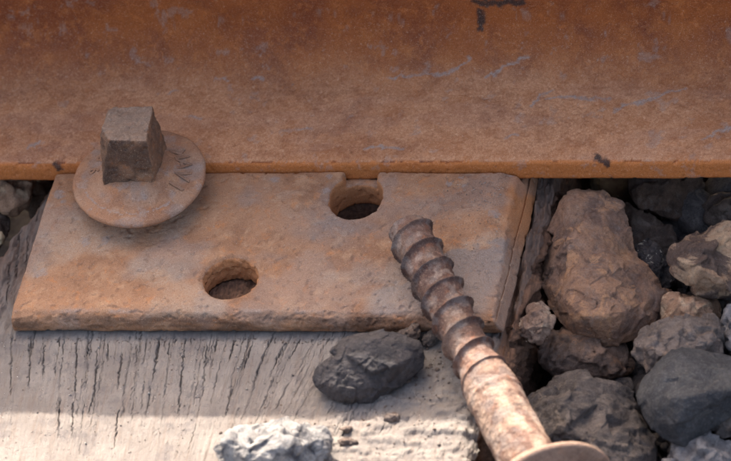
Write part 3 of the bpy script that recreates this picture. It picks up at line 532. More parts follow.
for i, s in enumerate([{"label":"large reddish-brown stone with a narrow top, standing against the rail foot","mat":"red","group":"ballast stones beside the sleeper","amp":0.5,"vox":0.5,"facet":0.08,"scale":0.09,"frac":0.09,"micro":0.7,"loc":[103.7,6.7,-44.1],"hulls":[[[-18.7,29.8,47.7],[-12.5,32.2,49.4],[-0.4,33.0,47.4],[8.2,29.6,43.4],[11.9,22.5,38.9],[13.9,11.3,33.1],[22.1,-7.1,24.3],[-15.9,-21.4,30.9],[-24.9,-6.2,29.7],[-27.1,7.3,33.5],[-23.1,21.3,41.3],[-12.8,15.1,52.4],[-5.9,14.6,52.9],[3.3,15.6,49.5],[10.3,12.0,41.9],[-10.8,-5.9,48.7],[-1.4,-11.4,45.7],[9.8,-7.1,39.4],[-15.6,-10.1,42.1],[-11.2,-26.4,39.8],[4.1,-24.1,40.7],[-18.0,44.3,26.0],[-14.4,46.7,26.2],[-6.7,47.3,25.0],[-1.2,44.7,22.9],[1.2,39.8,20.4],[2.5,32.3,17.1],[7.7,20.8,11.5],[-16.7,14.1,13.6],[-21.5,19.5,16.7],[-22.7,27.0,19.9],[-20.5,37.2,23.6]],[[-12.7,3.7,38.1],[7.5,8.7,36.2],[14.2,6.7,34.2],[22.8,1.9,29.6],[32.6,-8.8,21.6],[32.2,-17.6,18.3],[27.6,-25.1,16.2],[21.2,-32.7,15.5],[11.7,-39.0,16.9],[2.5,-39.4,18.5],[-6.8,-38.4,20.7],[-15.6,-32.9,24.4],[-21.4,-24.3,27.9],[-24.2,-13.7,31.6],[-8.0,-12.4,46.6],[3.2,-11.5,45.8],[15.5,-5.5,37.9],[-9.5,-33.1,39.8],[-0.9,-42.3,38.6],[10.8,-40.8,36.0],[21.9,-28.0,32.9],[27.5,-19.4,29.3],[6.7,-25.9,42.4],[18.2,-32.1,28.1],[-3.7,-41.8,34.4],[-9.7,17.2,13.5],[2.9,20.4,12.3],[7.1,19.1,11.0],[12.6,15.7,8.6],[19.0,8.1,4.3],[18.7,2.6,2.2],[15.8,-2.1,0.9],[11.7,-6.4,0.0],[5.5,-9.5,0.0],[-0.3,-9.7,1.0],[-6.1,-9.1,2.4],[-11.6,-5.7,4.8],[-15.2,-0.7,7.4],[-16.8,5.5,10.2]]]},{"label":"small tan nugget of stone wedged at the sleeper edge left of the large reddish stone","mat":"tan","group":"ballast stones beside the sleeper","amp":1.3,"vox":0.5,"loc":[80.0,-36.3,-16.5],"hulls":[[[-2.4,5.6,14.5],[2.5,7.8,14.4],[6.0,4.5,12.5],[8.7,-0.9,9.9],[7.4,-7.4,7.7],[3.6,-12.8,6.4],[-2.8,-12.8,7.6],[-7.7,-8.2,10.3],[-6.8,-2.3,12.4],[-3.8,0.6,12.9],[1.1,-4.4,17.9],[5.1,-5.6,16.6],[-0.9,-11.9,16.3],[4.5,-13.0,14.9],[-3.2,11.2,5.1],[-0.2,12.6,5.1],[2.0,10.5,3.8],[3.7,7.1,2.2],[2.9,3.1,0.8],[0.5,-0.2,0.0],[-3.5,-0.2,0.8],[-6.6,2.6,2.4],[-6.0,6.3,3.8],[-4.1,8.1,4.1]]]},{"label":"brown flat stone lying under the large reddish stone","mat":"redd","group":"ballast stones beside the sleeper","amp":1.3,"vox":0.8,"loc":[98.5,-31.4,-50.0],"hulls":[[[-20.3,-4.5,25.1],[-15.8,4.0,27.5],[-3.7,9.2,27.2],[21.0,8.0,22.0],[25.6,1.4,18.6],[24.0,-9.4,14.8],[9.9,-19.3,13.7],[-8.4,-21.0,16.5],[-17.6,-14.7,20.7],[-7.9,-8.8,30.9],[10.1,-9.9,29.0],[-2.9,-19.2,24.1],[16.8,-13.7,23.4],[-13.4,-11.8,26.9],[-15.6,12.6,7.2],[-12.8,17.9,8.7],[-5.2,21.1,8.5],[10.2,20.4,5.3],[13.1,16.3,3.1],[12.1,9.5,0.7],[3.3,3.4,0.0],[-8.2,2.2,1.8],[-14.0,6.2,4.4]]]},{"label":"largest dark grey-brown stone lying in front right of the loose screw","mat":"greyb","group":"ballast stones beside the sleeper","amp":1.8,"vox":0.9,"loc":[104.6,-79.0,-64.8],"hulls":[[[-31.0,-9.2,45.2],[-28.3,2.7,49.1],[-17.8,12.9,50.9],[-2.2,18.1,49.9],[12.3,18.3,47.2],[21.7,14.9,44.2],[28.3,4.5,39.1],[33.7,-9.0,33.1],[35.5,-22.9,27.6],[28.9,-38.0,23.4],[-6.3,-48.0,26.4],[-25.1,-36.7,34.0],[-31.6,-23.5,40.0],[-14.5,-5.6,55.1],[2.8,-0.8,55.6],[17.8,-0.7,50.8],[1.0,-25.3,54.8],[19.7,-19.5,49.5],[12.7,-40.2,45.2],[-14.8,-29.4,46.5],[27.5,-23.3,34.9],[-7.0,-11.4,56.5],[-25.3,20.8,14.0],[-23.6,28.2,16.5],[-16.9,34.6,17.7],[-7.1,37.9,17.1],[2.1,38.1,15.4],[8.0,35.9,13.5],[12.2,29.4,10.2],[15.6,20.9,6.3],[16.8,12.2,2.8],[12.6,2.6,0.0],[-9.8,-3.7,1.9],[-21.7,3.4,6.8],[-25.8,11.7,10.7]]]},{"label":"smooth blue-black stone with a flat pointed top at the right edge","mat":"blue","group":"ballast stones beside the sleeper","amp":0.5,"vox":0.6,"fine":0.4,"facet":0.15,"frac":0.06,"micro":0.4,"loc":[151.6,-71.5,-43.5],"hulls":[[[-21.3,-10.5,34.2],[-19.1,-3.5,36.4],[-13.3,5.0,38.4],[-7.5,12.6,40.1],[-3.6,15.1,40.3],[2.8,14.1,38.8],[15.0,14.0,36.4],[25.5,10.8,33.2],[29.2,1.4,29.1],[25.4,-10.1,25.6],[13.6,-16.6,25.4],[7.2,-20.4,25.2],[4.4,-26.5,23.5],[0.7,-31.7,22.3],[-6.5,-30.0,24.3],[-14.0,-25.5,27.4],[-18.9,-19.6,30.4],[-10.1,-7.6,44.8],[-1.8,4.7,43.0],[6.3,1.7,42.2],[21.5,0.1,37.8],[-11.8,-16.1,42.0],[-3.4,-23.6,44.5],[8.5,-20.3,44.5],[23.8,-10.6,38.3],[1.0,-27.0,40.6],[11.8,-22.8,39.1],[-11.6,-22.1,36.9],[-1.8,-30.5,34.9],[4.6,-23.9,44.9],[-19.3,16.4,8.6],[-17.7,21.4,10.2],[-13.6,27.4,11.7],[-9.5,32.7,12.9],[-6.7,34.5,13.1],[-2.1,33.8,11.9],[6.5,33.8,10.3],[14.0,31.5,8.0],[16.7,24.8,5.0],[13.9,16.7,2.4],[5.6,12.1,2.3],[0.9,9.4,2.1],[-1.0,5.1,0.9],[-3.7,1.3,0.0],[-8.9,2.6,1.4],[-14.2,5.8,3.6],[-17.6,10.0,5.9]]]},{"label":"brown-grey rough stone behind the blue-black stone","mat":"greyb2","group":"ballast stones beside the sleeper","amp":1.3,"vox":0.7,"loc":[145.3,-36.0,-37.8],"hulls":[[[-22.0,-12.9,23.8],[-18.4,-5.6,25.9],[-13.3,0.5,27.2],[-6.3,4.9,27.6],[4.5,8.0,26.7],[15.0,8.6,24.9],[19.2,6.8,23.5],[21.8,0.9,20.7],[21.3,-6.4,18.1],[16.4,-14.8,15.8],[5.4,-22.2,15.1],[-10.2,-26.4,16.5],[-18.7,-21.0,20.2],[-9.9,-11.0,32.0],[4.9,-3.4,31.1],[16.2,-2.8,28.2],[-6.7,-21.8,31.2],[6.4,-18.1,32.1],[17.6,-9.8,26.3],[-15.2,-20.0,27.7],[-16.7,8.6,5.5],[-14.4,13.1,6.8],[-11.2,16.9,7.7],[-6.8,19.7,7.9],[-0.0,21.6,7.4],[6.6,22.0,6.2],[9.2,20.9,5.3],[10.8,17.2,3.6],[10.5,12.7,1.9],[7.4,7.4,0.5],[0.5,2.8,0.0],[-9.3,0.1,0.9],[-14.7,3.5,3.2]]]},{"label":"low orange-tan stone under the cream and brown stone","mat":"orange","group":"ballast stones beside the sleeper","amp":0.7,"micro":0.7,"vox":0.6,"loc":[146.4,-8.8,-39.3],"hulls":[[[-13.7,-7.2,18.3],[-12.3,0.8,21.1],[-8.8,3.3,21.4],[4.2,3.2,18.9],[13.5,2.7,16.9],[16.5,-2.7,14.3],[14.2,-10.8,11.6],[0.6,-14.8,12.6],[-11.4,-14.6,15.0],[-7.1,-7.3,25.8],[5.5,-7.6,24.3],[12.4,-7.0,21.2],[-2.7,-16.4,24.4],[8.5,-13.3,21.5],[-10.9,8.5,4.2],[-10.1,13.5,6.0],[-7.9,15.0,6.2],[0.3,15.0,4.6],[6.1,14.7,3.4],[8.0,11.3,1.7],[6.6,6.2,0.0],[-2.0,3.8,0.7],[-9.5,3.8,2.1]]]},{"label":"cream stone with dark brown patches at the right edge","mat":"cream","group":"ballast stones beside the sleeper","micro":0.6,"amp":0.8,"vox":0.7,"loc":[153.5,11.1,-34.7],"hulls":[[[-17.6,-8.7,29.9],[-16.8,-5.0,32.2],[-12.4,-1.4,32.7],[-11.4,3.4,33.4],[-7.3,4.6,33.1],[-1.5,7.4,33.1],[6.1,12.5,33.6],[16.5,18.9,34.2],[22.9,11.0,29.8],[24.3,-15.6,19.2],[16.5,-23.6,17.6],[7.3,-24.5,19.0],[-1.9,-23.9,21.0],[-8.5,-22.0,23.0],[-13.4,-17.8,25.5],[-9.1,-8.6,37.1],[-2.1,-5.5,37.9],[9.0,-3.5,38.5],[17.7,1.6,38.8],[-9.2,-18.5,36.2],[-0.4,-23.6,38.4],[10.5,-20.8,38.3],[20.3,-17.1,35.0],[-5.5,-24.1,30.4],[7.9,-25.8,27.2],[14.5,-25.8,25.9],[-0.9,-16.3,40.3],[-14.9,16.2,7.8],[-14.5,19.0,8.9],[-11.7,21.2,9.2],[-11.0,23.8,10.1],[-8.4,24.5,9.9],[-4.7,26.3,9.9],[0.1,29.5,10.2],[6.6,33.5,10.6],[10.6,28.6,7.8],[11.5,11.9,1.0],[6.6,6.9,0.0],[0.8,6.3,0.9],[-5.0,6.7,2.1],[-9.2,7.9,3.4],[-12.2,10.5,5.0]]]},{"label":"small crumbly dark stone with white crystals between two larger stones","mat":"cong","group":"ballast stones beside the sleeper","amp":2.6,"vox":0.55,"scale":0.22,"loc":[124.6,23.0,-41.1],"hulls":[[[-9.1,0.1,23.0],[-4.8,5.7,24.4],[0.7,7.0,23.9],[5.6,4.3,21.8],[10.7,-2.8,18.0],[11.4,-14.0,13.5],[6.2,-20.2,12.1],[-3.2,-18.7,14.5],[-9.5,-8.8,19.6],[-3.4,-4.6,26.9],[3.5,-4.3,26.7],[6.2,-11.0,23.5],[1.1,-12.7,26.8],[3.0,-18.6,21.2],[-8.3,14.3,6.9],[-5.6,17.8,7.8],[-2.1,18.6,7.5],[0.9,16.9,6.2],[4.1,12.5,3.8],[4.6,5.5,0.9],[1.3,1.7,0.0],[-4.6,2.6,1.5],[-8.6,8.8,4.7]]]},{"label":"dark slate-grey stone sloping down behind the large reddish stone","mat":"slate","group":"ballast stones beside the sleeper","amp":0.9,"vox":0.9,"loc":[121.4,48.1,-46.7],"hulls":[[[-16.5,7.6,28.6],[-9.5,8.6,27.6],[0.3,5.1,24.3],[11.1,-1.2,19.7],[17.3,-10.2,14.8],[16.0,-19.3,11.5],[2.1,-23.4,12.5],[-11.7,-14.6,18.7],[-6.9,-1.7,29.8],[4.0,-6.6,26.7],[11.1,-12.4,22.0],[-2.5,-15.1,22.6],[-12.9,18.8,10.8],[-8.4,19.5,10.2],[-2.3,17.3,8.1],[4.4,13.4,5.2],[8.3,7.7,2.1],[7.5,2.0,0.0],[-1.2,-0.5,0.7],[-9.9,5.0,4.6]]]},{"label":"dark stone deep in the shade under the rail at right","mat":"slate2","group":"ballast stones beside the sleeper","amp":0.8,"vox":1.0,"loc":[128.3,71.3,-44.9],"hulls":[[[-18.2,5.4,32.6],[14.9,10.3,28.2],[18.5,-1.6,22.6],[16.2,-12.0,18.9],[7.2,-19.3,17.7],[0.2,-22.3,17.8],[-9.5,-18.8,21.1],[-15.2,-11.7,25.1],[-8.8,-12.1,31.5],[9.4,-9.1,30.2],[2.0,-18.5,24.9],[-14.6,22.5,9.5],[6.2,25.7,6.7],[8.4,18.2,3.2],[7.0,11.7,0.8],[1.3,7.1,0.0],[-3.1,5.2,0.1],[-9.2,7.4,2.2],[-12.8,11.9,4.7]]]},{"label":"grey stone in the shade beneath the rail at the right edge","mat":"slate","group":"ballast stones beside the sleeper","amp":0.8,"vox":1.0,"loc":[155.6,65.1,-44.0],"hulls":[[[-9.6,-8.3,21.5],[-4.3,-0.5,23.6],[7.7,4.3,23.2],[14.8,-3.1,18.9],[10.1,-13.8,15.5],[-1.6,-16.0,16.9],[-8.3,-14.1,18.9],[-0.4,-8.5,26.5],[7.0,-10.5,25.3],[-3.0,-14.5,22.6],[-8.6,11.6,3.8],[-5.3,16.4,5.2],[2.3,19.4,4.9],[6.7,14.8,2.2],[3.8,8.1,0.0],[-3.6,6.7,0.9],[-7.8,7.9,2.2]]]},{"label":"dull grey stone lying deep between the rail and the cream stone","mat":"slate","group":"ballast stones beside the sleeper","amp":0.8,"vox":1.2,"loc":[133.9,75.2,-71.7],"hulls":[[[-23.6,-2.9,27.4],[-7.6,3.5,26.9],[13.9,5.7,23.6],[23.9,-0.8,19.0],[22.3,-16.1,13.1],[3.3,-18.9,15.6],[-18.1,-22.1,18.5],[3.2,-7.4,27.2],[-10.4,-14.5,26.0],[-17.0,13.3,9.0],[-7.0,17.3,8.7],[6.5,18.7,6.7],[12.7,14.6,3.7],[11.8,5.1,0.0],[-0.2,3.3,1.6],[-13.6,1.3,3.4]]]},{"label":"small pale cream pebble in the gap just below the rail","mat":"pale","group":"ballast stones beside the sleeper","amp":0.4,"vox":0.4,"loc":[85.1,115.3,-62.5],"hulls":[[[-3.4,2.1,7.8],[1.9,3.4,7.3],[3.7,-1.9,4.7],[3.0,-6.1,3.0],[-0.4,-5.6,3.9],[-2.6,-3.4,5.3],[0.8,-4.0,8.3],[-2.9,5.1,2.9],[0.4,5.9,2.6],[1.6,2.6,1.0],[1.1,-0.0,0.0],[-1.0,0.3,0.6],[-2.3,1.7,1.4]]]},{"label":"tiny cream pebble under the rail near the right edge","mat":"pale","group":"ballast stones beside the sleeper","amp":0.3,"vox":0.4,"loc":[151.7,79.6,-29.9],"hulls":[[[-2.0,0.8,5.5],[1.7,1.9,5.2],[2.9,-2.4,3.2],[0.2,-4.8,2.8],[-1.8,-3.1,3.8],[0.8,-3.6,6.1],[-1.8,3.7,1.7],[0.6,4.4,1.5],[1.3,1.7,0.3],[-0.4,0.2,0.0],[-1.6,1.2,0.7]]]},{"label":"grey stone at the bottom right corner","mat":"grey","group":"ballast stones beside the sleeper","amp":1.3,"vox":0.8,"loc":[157.5,-95.3,-54.0],"hulls":[[[-14.5,-11.3,28.5],[-11.5,-3.3,30.8],[-4.8,4.3,32.3],[0.4,7.0,32.3],[8.6,5.4,30.2],[16.5,0.9,27.1],[21.6,-10.6,22.0],[15.8,-25.5,17.7],[-6.3,-28.8,20.7],[-14.8,-20.7,25.2],[-4.3,-9.0,36.2],[4.1,-5.8,36.8],[11.7,-10.1,33.8],[3.4,-23.3,34.5],[-12.4,11.2,6.9],[-10.5,16.2,8.4],[-6.3,20.9,9.3],[-3.0,22.6,9.3],[2.1,21.6,8.0],[7.1,18.8,6.0],[10.3,11.6,2.7],[6.7,2.3,0.0],[-7.2,0.2,1.9],[-12.6,5.3,4.7]]]},{"label":"light grey stone cut by the right edge beside the rough brown-grey stone","mat":"grey","group":"ballast stones beside the sleeper","amp":1.1,"vox":0.8,"loc":[170.5,-21.5,-38.2],"hulls":[[[-8.5,0.8,24.5],[-3.6,4.4,25.0],[8.7,4.3,22.6],[11.6,-6.9,17.8],[7.6,-18.0,14.3],[-1.3,-20.8,15.0],[-6.7,-14.4,18.4],[-2.2,-9.5,26.3],[5.6,-12.1,25.7],[-7.6,15.3,6.5],[-4.6,17.6,6.8],[3.2,17.6,5.3],[5.0,10.6,2.2],[2.5,3.6,0.0],[-3.1,1.8,0.4],[-6.5,5.8,2.6]]]},{"label":"small brown stone between the blue-black stone and the grey corner stone","mat":"greyb2","group":"ballast stones beside the sleeper","amp":1,"vox":0.8,"loc":[170.0,-77.0,-41.6],"hulls":[[[-10.3,-9.0,15.8],[-7.2,-1.9,17.8],[4.3,2.6,17.4],[13.5,-1.7,14.0],[9.6,-11.7,11.1],[-2.9,-12.7,13.1],[-1.4,-8.6,19.2],[-8.1,5.1,3.0],[-6.1,9.5,4.2],[1.0,12.4,4.0],[6.8,9.7,1.9],[4.3,3.4,0.0],[-3.5,2.8,1.3]]]},{"label":"brown stone under the rail at the left edge","mat":"orange","group":"ballast stones left of the sleeper","amp":1,"vox":0.8,"loc":[-186.4,57.8,-26.4],"hulls":[[[-16.9,3.5,28.4],[12.1,7.9,24.6],[17.0,-0.0,20.3],[15.5,-7.3,17.6],[12.3,-12.9,15.9],[7.6,-18.6,14.4],[2.1,-17.4,16.0],[-9.4,-16.1,18.8],[-16.2,-9.0,23.1],[0.4,-6.3,26.9],[10.9,-7.7,24.2],[5.5,-16.3,21.7],[-16.8,18.2,8.8],[1.4,20.9,6.4],[4.5,16.0,3.7],[3.5,11.4,2.0],[1.5,8.0,0.9],[-1.4,4.4,0.0],[-4.9,5.1,1.0],[-12.1,5.9,2.7],[-16.4,10.4,5.4]]]},{"label":"dull brown stone deep under the rail beside the sleeper edge","mat":"slate2","group":"ballast stones left of the sleeper","amp":0.9,"vox":1.0,"loc":[-177.9,87.4,-53.0],"hulls":[[[-15.7,3.6,25.0],[11.7,8.8,21.8],[15.9,-0.9,16.9],[12.5,-13.7,12.1],[0.2,-19.6,12.0],[-11.2,-16.2,15.7],[0.2,-8.7,23.6],[8.1,-11.7,19.8],[-14.9,15.9,8.2],[2.3,19.1,6.2],[4.9,13.1,3.1],[2.8,5.1,0.1],[-4.9,1.4,0.0],[-12.1,3.5,2.3]]]},{"label":"dark stone below the brown stone at the left edge","mat":"slate2","group":"ballast stones left of the sleeper","amp":0.8,"vox":0.9,"loc":[-192.1,44.0,-33.8],"hulls":[[[-10.2,1.2,21.4],[6.2,3.7,19.2],[11.3,-1.6,16.0],[9.9,-9.9,12.8],[4.5,-16.8,11.1],[-6.9,-16.0,13.6],[4.1,-7.6,19.9],[-11.1,12.7,6.5],[-0.8,14.2,5.1],[2.4,10.9,3.1],[1.5,5.8,1.1],[-1.9,1.5,0.0],[-9.0,2.0,1.6]]]},{"label":"yellowish pebble at the left edge beside the chipped sleeper corner","mat":"pale","group":"ballast stones left of the sleeper","amp":0.4,"vox":0.5,"loc":[-184.1,26.2,-17.6],"hulls":[[[-2.8,1.4,7.8],[2.0,2.2,7.1],[3.9,-1.6,5.2],[2.5,-5.8,3.8],[-1.8,-6.4,4.3],[2.2,-4.9,8.2],[-3.4,5.2,2.5],[-0.4,5.6,2.1],[0.8,3.3,0.9],[-0.1,0.7,0.0],[-2.8,0.3,0.4]]]},{"label":"charcoal-grey angular stone lying on the sleeper against the plate edge","mat":"char","group":"loose stones on the sleeper","amp":0.25,"vox":0.42,"facet":0,"frac":0.05,"micro":0.5,"loc":[11.4,-84.5,-8.2],"hulls":[[[-15.4,1.2,24.5],[-10.1,7.6,26.7],[-1.7,11.4,27.5],[8.6,13.3,26.4],[17.2,13.1,24.2],[24.0,11.9,21.6],[26.9,7.2,17.4],[25.8,2.2,13.9],[18.4,-3.8,11.3],[11.0,-8.6,9.6],[4.1,-8.5,13.8],[-5.8,-4.1,20.8],[-6.8,1.6,29.0],[6.2,4.9,29.5],[19.7,6.3,24.7],[-4.3,-4.6,27.5],[5.8,-10.3,23.3],[16.2,-7.3,24.2],[22.7,1.7,21.8],[11.9,-9.6,16.1],[-12.2,11.7,14.1],[-8.0,16.0,16.2],[-1.7,18.9,16.8],[6.1,20.3,16.0],[12.5,20.2,14.3],[17.7,19.3,12.4],[19.9,15.7,9.2],[19.0,11.9,6.6],[13.5,7.4,4.6],[7.9,3.8,3.3],[2.4,4.9,5.4],[-5.3,8.8,10.2]],[[-22.1,-8.0,18.1],[-20.8,-4.9,21.4],[-17.7,-2.9,22.1],[-10.1,-2.1,20.8],[2.0,-7.0,15.5],[11.6,-8.2,9.7],[4.2,-13.7,7.4],[-4.2,-15.7,8.0],[-12.7,-15.5,10.2],[-19.6,-12.9,13.9],[-15.2,-7.2,23.3],[-7.2,-10.0,23.0],[1.4,-14.1,19.1],[0.5,-1.3,26.9],[13.8,-6.9,20.2],[-7.2,-0.7,27.4],[5.9,-13.7,13.3],[-10.7,-15.5,17.3],[-3.3,-17.3,14.2],[-18.0,-11.5,18.2],[-22.2,1.1,8.6],[-21.3,4.2,10.7],[-18.8,5.8,11.3],[-12.7,6.4,10.2],[-3.1,3.0,5.4],[5.0,1.0,1.9],[-1.0,-3.5,0.0],[-7.8,-5.1,0.5],[-14.7,-5.0,2.3],[-20.2,-2.8,5.2]]]},{"label":"small brown crumb of stone behind the charcoal stone","mat":"tan2","group":"loose stones on the sleeper","amp":0.6,"vox":0.45,"loc":[27.4,-58.0,0.9],"hulls":[[[-5.6,-3.3,5.9],[-3.1,-0.0,6.6],[1.7,2.6,6.7],[5.3,2.7,6.0],[5.8,-2.5,4.0],[2.9,-5.8,3.3],[-3.4,-6.8,4.1],[0.5,-4.0,8.4],[-4.4,1.6,1.6],[-2.9,3.6,2.1],[0.1,5.2,2.1],[2.4,5.3,1.7],[2.7,2.0,0.4],[0.9,-0.0,0.0],[-3.0,-0.6,0.5]]]},{"label":"small dark crumb of stone between the charcoal stone and the loose screw","mat":"greyb","group":"loose stones on the sleeper","amp":0.6,"vox":0.45,"loc":[36.2,-59.0,-1.5],"hulls":[[[-3.5,-0.5,5.5],[-0.6,2.9,6.2],[3.6,1.6,4.9],[4.5,-2.6,3.2],[1.1,-5.5,2.7],[-2.6,-5.1,3.6],[0.7,-3.0,6.7],[-2.9,2.7,1.7],[-1.1,4.8,2.2],[1.5,4.0,1.4],[2.0,1.4,0.3],[-0.1,-0.4,0.0],[-2.4,-0.2,0.5]]]},{"label":"whitish stone with dark streaks in the sun at the bottom edge","mat":"white","group":"loose stones on the sleeper","amp":1.5,"vox":0.7,"scale":0.12,"loc":[-18.5,-134.8,-4.1],"hulls":[[[-28.0,-8.2,17.7],[-26.1,-1.3,19.8],[-19.4,2.5,19.9],[-10.0,6.3,19.5],[1.7,9.9,18.6],[11.9,10.5,16.9],[19.3,8.3,14.8],[24.4,2.5,11.7],[26.6,-5.6,8.4],[19.9,-14.1,6.7],[-1.5,-22.0,7.9],[-21.4,-19.3,12.5],[-18.6,-6.6,22.4],[-5.3,-4.8,24.4],[8.7,-0.2,22.5],[17.7,-0.2,17.8],[-6.5,-16.7,23.3],[10.4,-13.5,22.3],[20.6,-9.6,15.0],[14.4,-4.6,20.8],[-20.6,3.7,6.9],[-19.4,8.0,8.3],[-15.2,10.4,8.3],[-9.3,12.7,8.1],[-2.0,15.0,7.5],[4.3,15.3,6.5],[9.0,14.0,5.1],[12.1,10.4,3.2],[13.5,5.3,1.1],[9.3,0.0,0.0],[-4.0,-4.9,0.7],[-16.5,-3.3,3.6]]]},{"label":"dark brown chip of bark-like stone beside the whitish stone","mat":"tan2","group":"loose stones on the sleeper","amp":0.8,"vox":0.4,"loc":[9.3,-124.1,-1.1],"hulls":[[[-5.3,-0.8,3.9],[-1.9,1.2,3.9],[1.7,0.8,3.1],[5.8,0.4,2.2],[5.5,-1.5,1.6],[0.3,-3.2,2.0],[-4.2,-2.9,2.9],[0.2,-2.6,5.1],[-3.8,1.3,1.4],[-1.7,2.5,1.5],[0.6,2.2,0.9],[3.1,2.0,0.4],[2.9,0.9,0.0],[-0.3,-0.2,0.2],[-3.1,-0.1,0.8]]]},{"label":"thin brown flake above the bark-like chip near the shadow line","mat":"tan2","group":"loose stones on the sleeper","amp":0.5,"vox":0.4,"loc":[7.2,-116.1,-0.4],"hulls":[[[-3.6,-1.1,2.3],[-0.7,0.8,2.4],[3.4,0.9,1.7],[3.1,-1.0,1.1],[-1.3,-2.1,1.5],[0.3,-2.0,3.2],[-2.6,0.5,0.8],[-0.8,1.7,0.8],[1.7,1.8,0.4],[1.6,0.6,0.0],[-1.1,-0.1,0.3]]]},{"label":"flat grey flake lying on the wood right of the whitish stone","mat":"tan2","group":"loose stones on the sleeper","amp":0.5,"vox":0.4,"loc":[25.9,-108.5,-0.9],"hulls":[[[-3.9,-0.3,2.9],[-0.6,2.1,3.1],[4.4,1.9,2.1],[4.3,-1.4,0.9],[-0.1,-3.0,1.2],[-3.3,-2.6,2.0],[0.5,-1.6,3.6],[-2.8,1.0,1.2],[-0.7,2.5,1.4],[2.4,2.4,0.7],[2.3,0.3,0.0],[-0.4,-0.7,0.1],[-2.3,-0.4,0.6]]]}]):
    me = stone_mesh(s['hulls'], s.get('vox', .7), s.get('amp', 1.0), s.get('fine', 1.0), s.get('scale', .13), i + 1, s.get('facet', 1.0), s.get('frac', .21), s.get('micro', 1.0))
    obj('stone' if s['group'] == 'loose stones on the sleeper' else 'ballast_stone', me, RM[s['mat']], loc=s['loc'], label=s['label'], cat='stone', group=s['group'])

# ---------------------------------------------------------------- deeper ballast, too many to count
def blob_rocks(name, spots, sub, mat, seed, slab=.8):
    rg = np.random.default_rng(seed); bm = bmesh.new(); bmesh.ops.create_icosphere(bm, subdivisions=sub, radius=1)
    bv = np.array([v.co[:] for v in bm.verts]); bf = np.array([[v.index for v in f.verts] for f in bm.faces]); bm.free()
    V = []; F = []; o = 0
    for (cx, cy, cz, r) in spots:
        v = bv.copy()
        for _ in range(9):
            n = rg.normal(size=3); n /= np.linalg.norm(n); k = rg.uniform(.55, .85); dd = v @ n; v -= np.clip(dd - k, 0, None)[:, None] * n * .95
        v = v * rg.uniform(.7, 1.15, 3); v += (fbm(v, 1.5, 3, rg.uniform(0, 90)) * .12)[:, None] * v
        a = rg.uniform(0, 6.28, 3); M_ = np.array((Matrix.Rotation(a[0], 3, 'X') @ Matrix.Rotation(a[1], 3, 'Z')))
        v = (v @ M_) * r * np.array([1, 1, slab]) + (cx, cy, cz); V.append(v); F.append(bf + o); o += len(v)
    me = mesh_from(np.concatenate(V), np.concatenate(F).tolist(), name); shade(me); return obj(name, me, mat, kind='stuff')
rg = np.random.default_rng(11); sp = []
for _ in range(300): sp.append((rg.uniform(98, 420), rg.uniform(-320, 90), rg.uniform(-64, -52), rg.uniform(14, 24)))
for _ in range(170): sp.append((rg.uniform(-470, -215), rg.uniform(-320, 120), rg.uniform(-60, -38), rg.uniform(14, 26)))
for _ in range(120): sp.append((rg.uniform(100, 420), rg.uniform(-320, -170), rg.uniform(-46, -30), rg.uniform(16, 26)))
for _ in range(90): sp.append((rg.uniform(230, 460), rg.uniform(-320, 90), rg.uniform(-46, -26), rg.uniform(16, 26)))
for _ in range(160): sp.append((rg.choice([-1, 1]) * rg.uniform(230, 330) - 60 + rg.uniform(-80, 80), rg.uniform(90, 420), rg.uniform(-54, -36), rg.uniform(16, 28)))
for _ in range(260): sp.append((rg.uniform(-420, 420), rg.uniform(62, 230), rg.uniform(-48, -26), rg.uniform(14, 22)))
sp = [q for q in sp if not (-182 - q[3] < q[0] < 92)]
for _ in range(420): sp.append((rg.uniform(84, 260), rg.uniform(-170, 60), rg.uniform(-50, -34), rg.uniform(2.5, 7)))
PEB = np.array([85.8,113.9,-57.0]); dv = np.array(sd[:]); cvw = np.array(CAM['C']) - PEB; cvw /= np.linalg.norm(cvw)
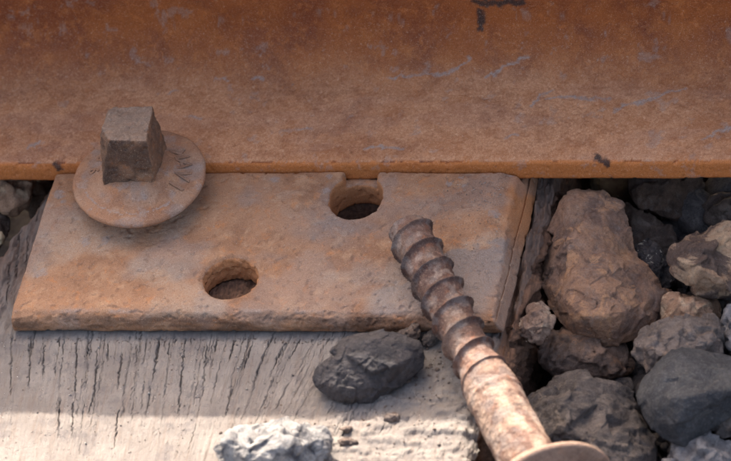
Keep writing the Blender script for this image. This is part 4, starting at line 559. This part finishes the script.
def clear(q):
    c_ = np.array(q[:3]) - PEB
    for d_ in (dv, cvw):
        k_ = np.clip(c_ @ d_, 0, 160)
        if np.linalg.norm(c_ - d_ * k_) < q[3] * 1.15 + 5: return False
    return True
sp = [q for q in sp if clear(q)]
blob_rocks('gravel', sp, 3, RM['greyb'], 3)

# ---------------------------------------------------------------- loose grit on wood and plate
sp = []
gx = rg.uniform(-185, 62, 1500); gy = rg.uniform(-150, -56, 1500); gr = rg.uniform(.12, .42, 1500) * (1 + 1.2 * (rg.random(1500) > .95))
gz = wood_h(gx, gy, False)
for a, b, c_, r in zip(gx, gy, gz, gr): sp.append((a, b, c_ + r * .2, r))
gx = 62 - np.abs(rg.normal(0, 22, 500)); gy = rg.uniform(-50, 30, 500)
keep = (gx > -20) & (np.hypot(gx - SLOT[0], gy - SLOT[1]) > 15)
for a, b in zip(gx[keep], gy[keep]): r = rg.uniform(.12, .35); sp.append((a, b, float(plate_z(b)) + .1, r))
gx = rg.uniform(-150, 55, 350); gy = rg.uniform(-48, 33, 350); keep = (np.hypot(gx - SLOT[0], gy - SLOT[1]) > 15) & (np.hypot(gx - HOLE[0], gy - HOLE[1]) > 15)
for a, b in zip(gx[keep], gy[keep]): r = rg.uniform(.1, .28); sp.append((a, b, float(plate_z(b)) + .05, r))
blob_rocks('grit', sp, 1, M_GRIT, 5)
sp = []
def crumbs(n, cx, cy, sx, sy, r0, r1):
    a = rg.normal(cx, sx, n); b = rg.normal(cy, sy, n); k_ = b < -57.5; a, b = a[k_], b[k_]
    for x_, y_, z_ in zip(a, b, wood_h(a, b, False)):
        r_ = r0 + (r1 - r0) * rg.random() ** 3; sp.append((x_, y_, z_ + r_ * .25, r_))
crumbs(700, -60, -58, 80, 2.0, .15, .6); crumbs(300, 30, -70, 14, 9, .25, 1.3); crumbs(120, 30, -105, 20, 14, .2, 1.0); crumbs(70, -15, -118, 16, 8, .25, 1.2); crumbs(260, -70, -95, 60, 25, .12, .5)
blob_rocks('rust_crumbs', sp, 2, RM['tan2'], 9, slab=.6)
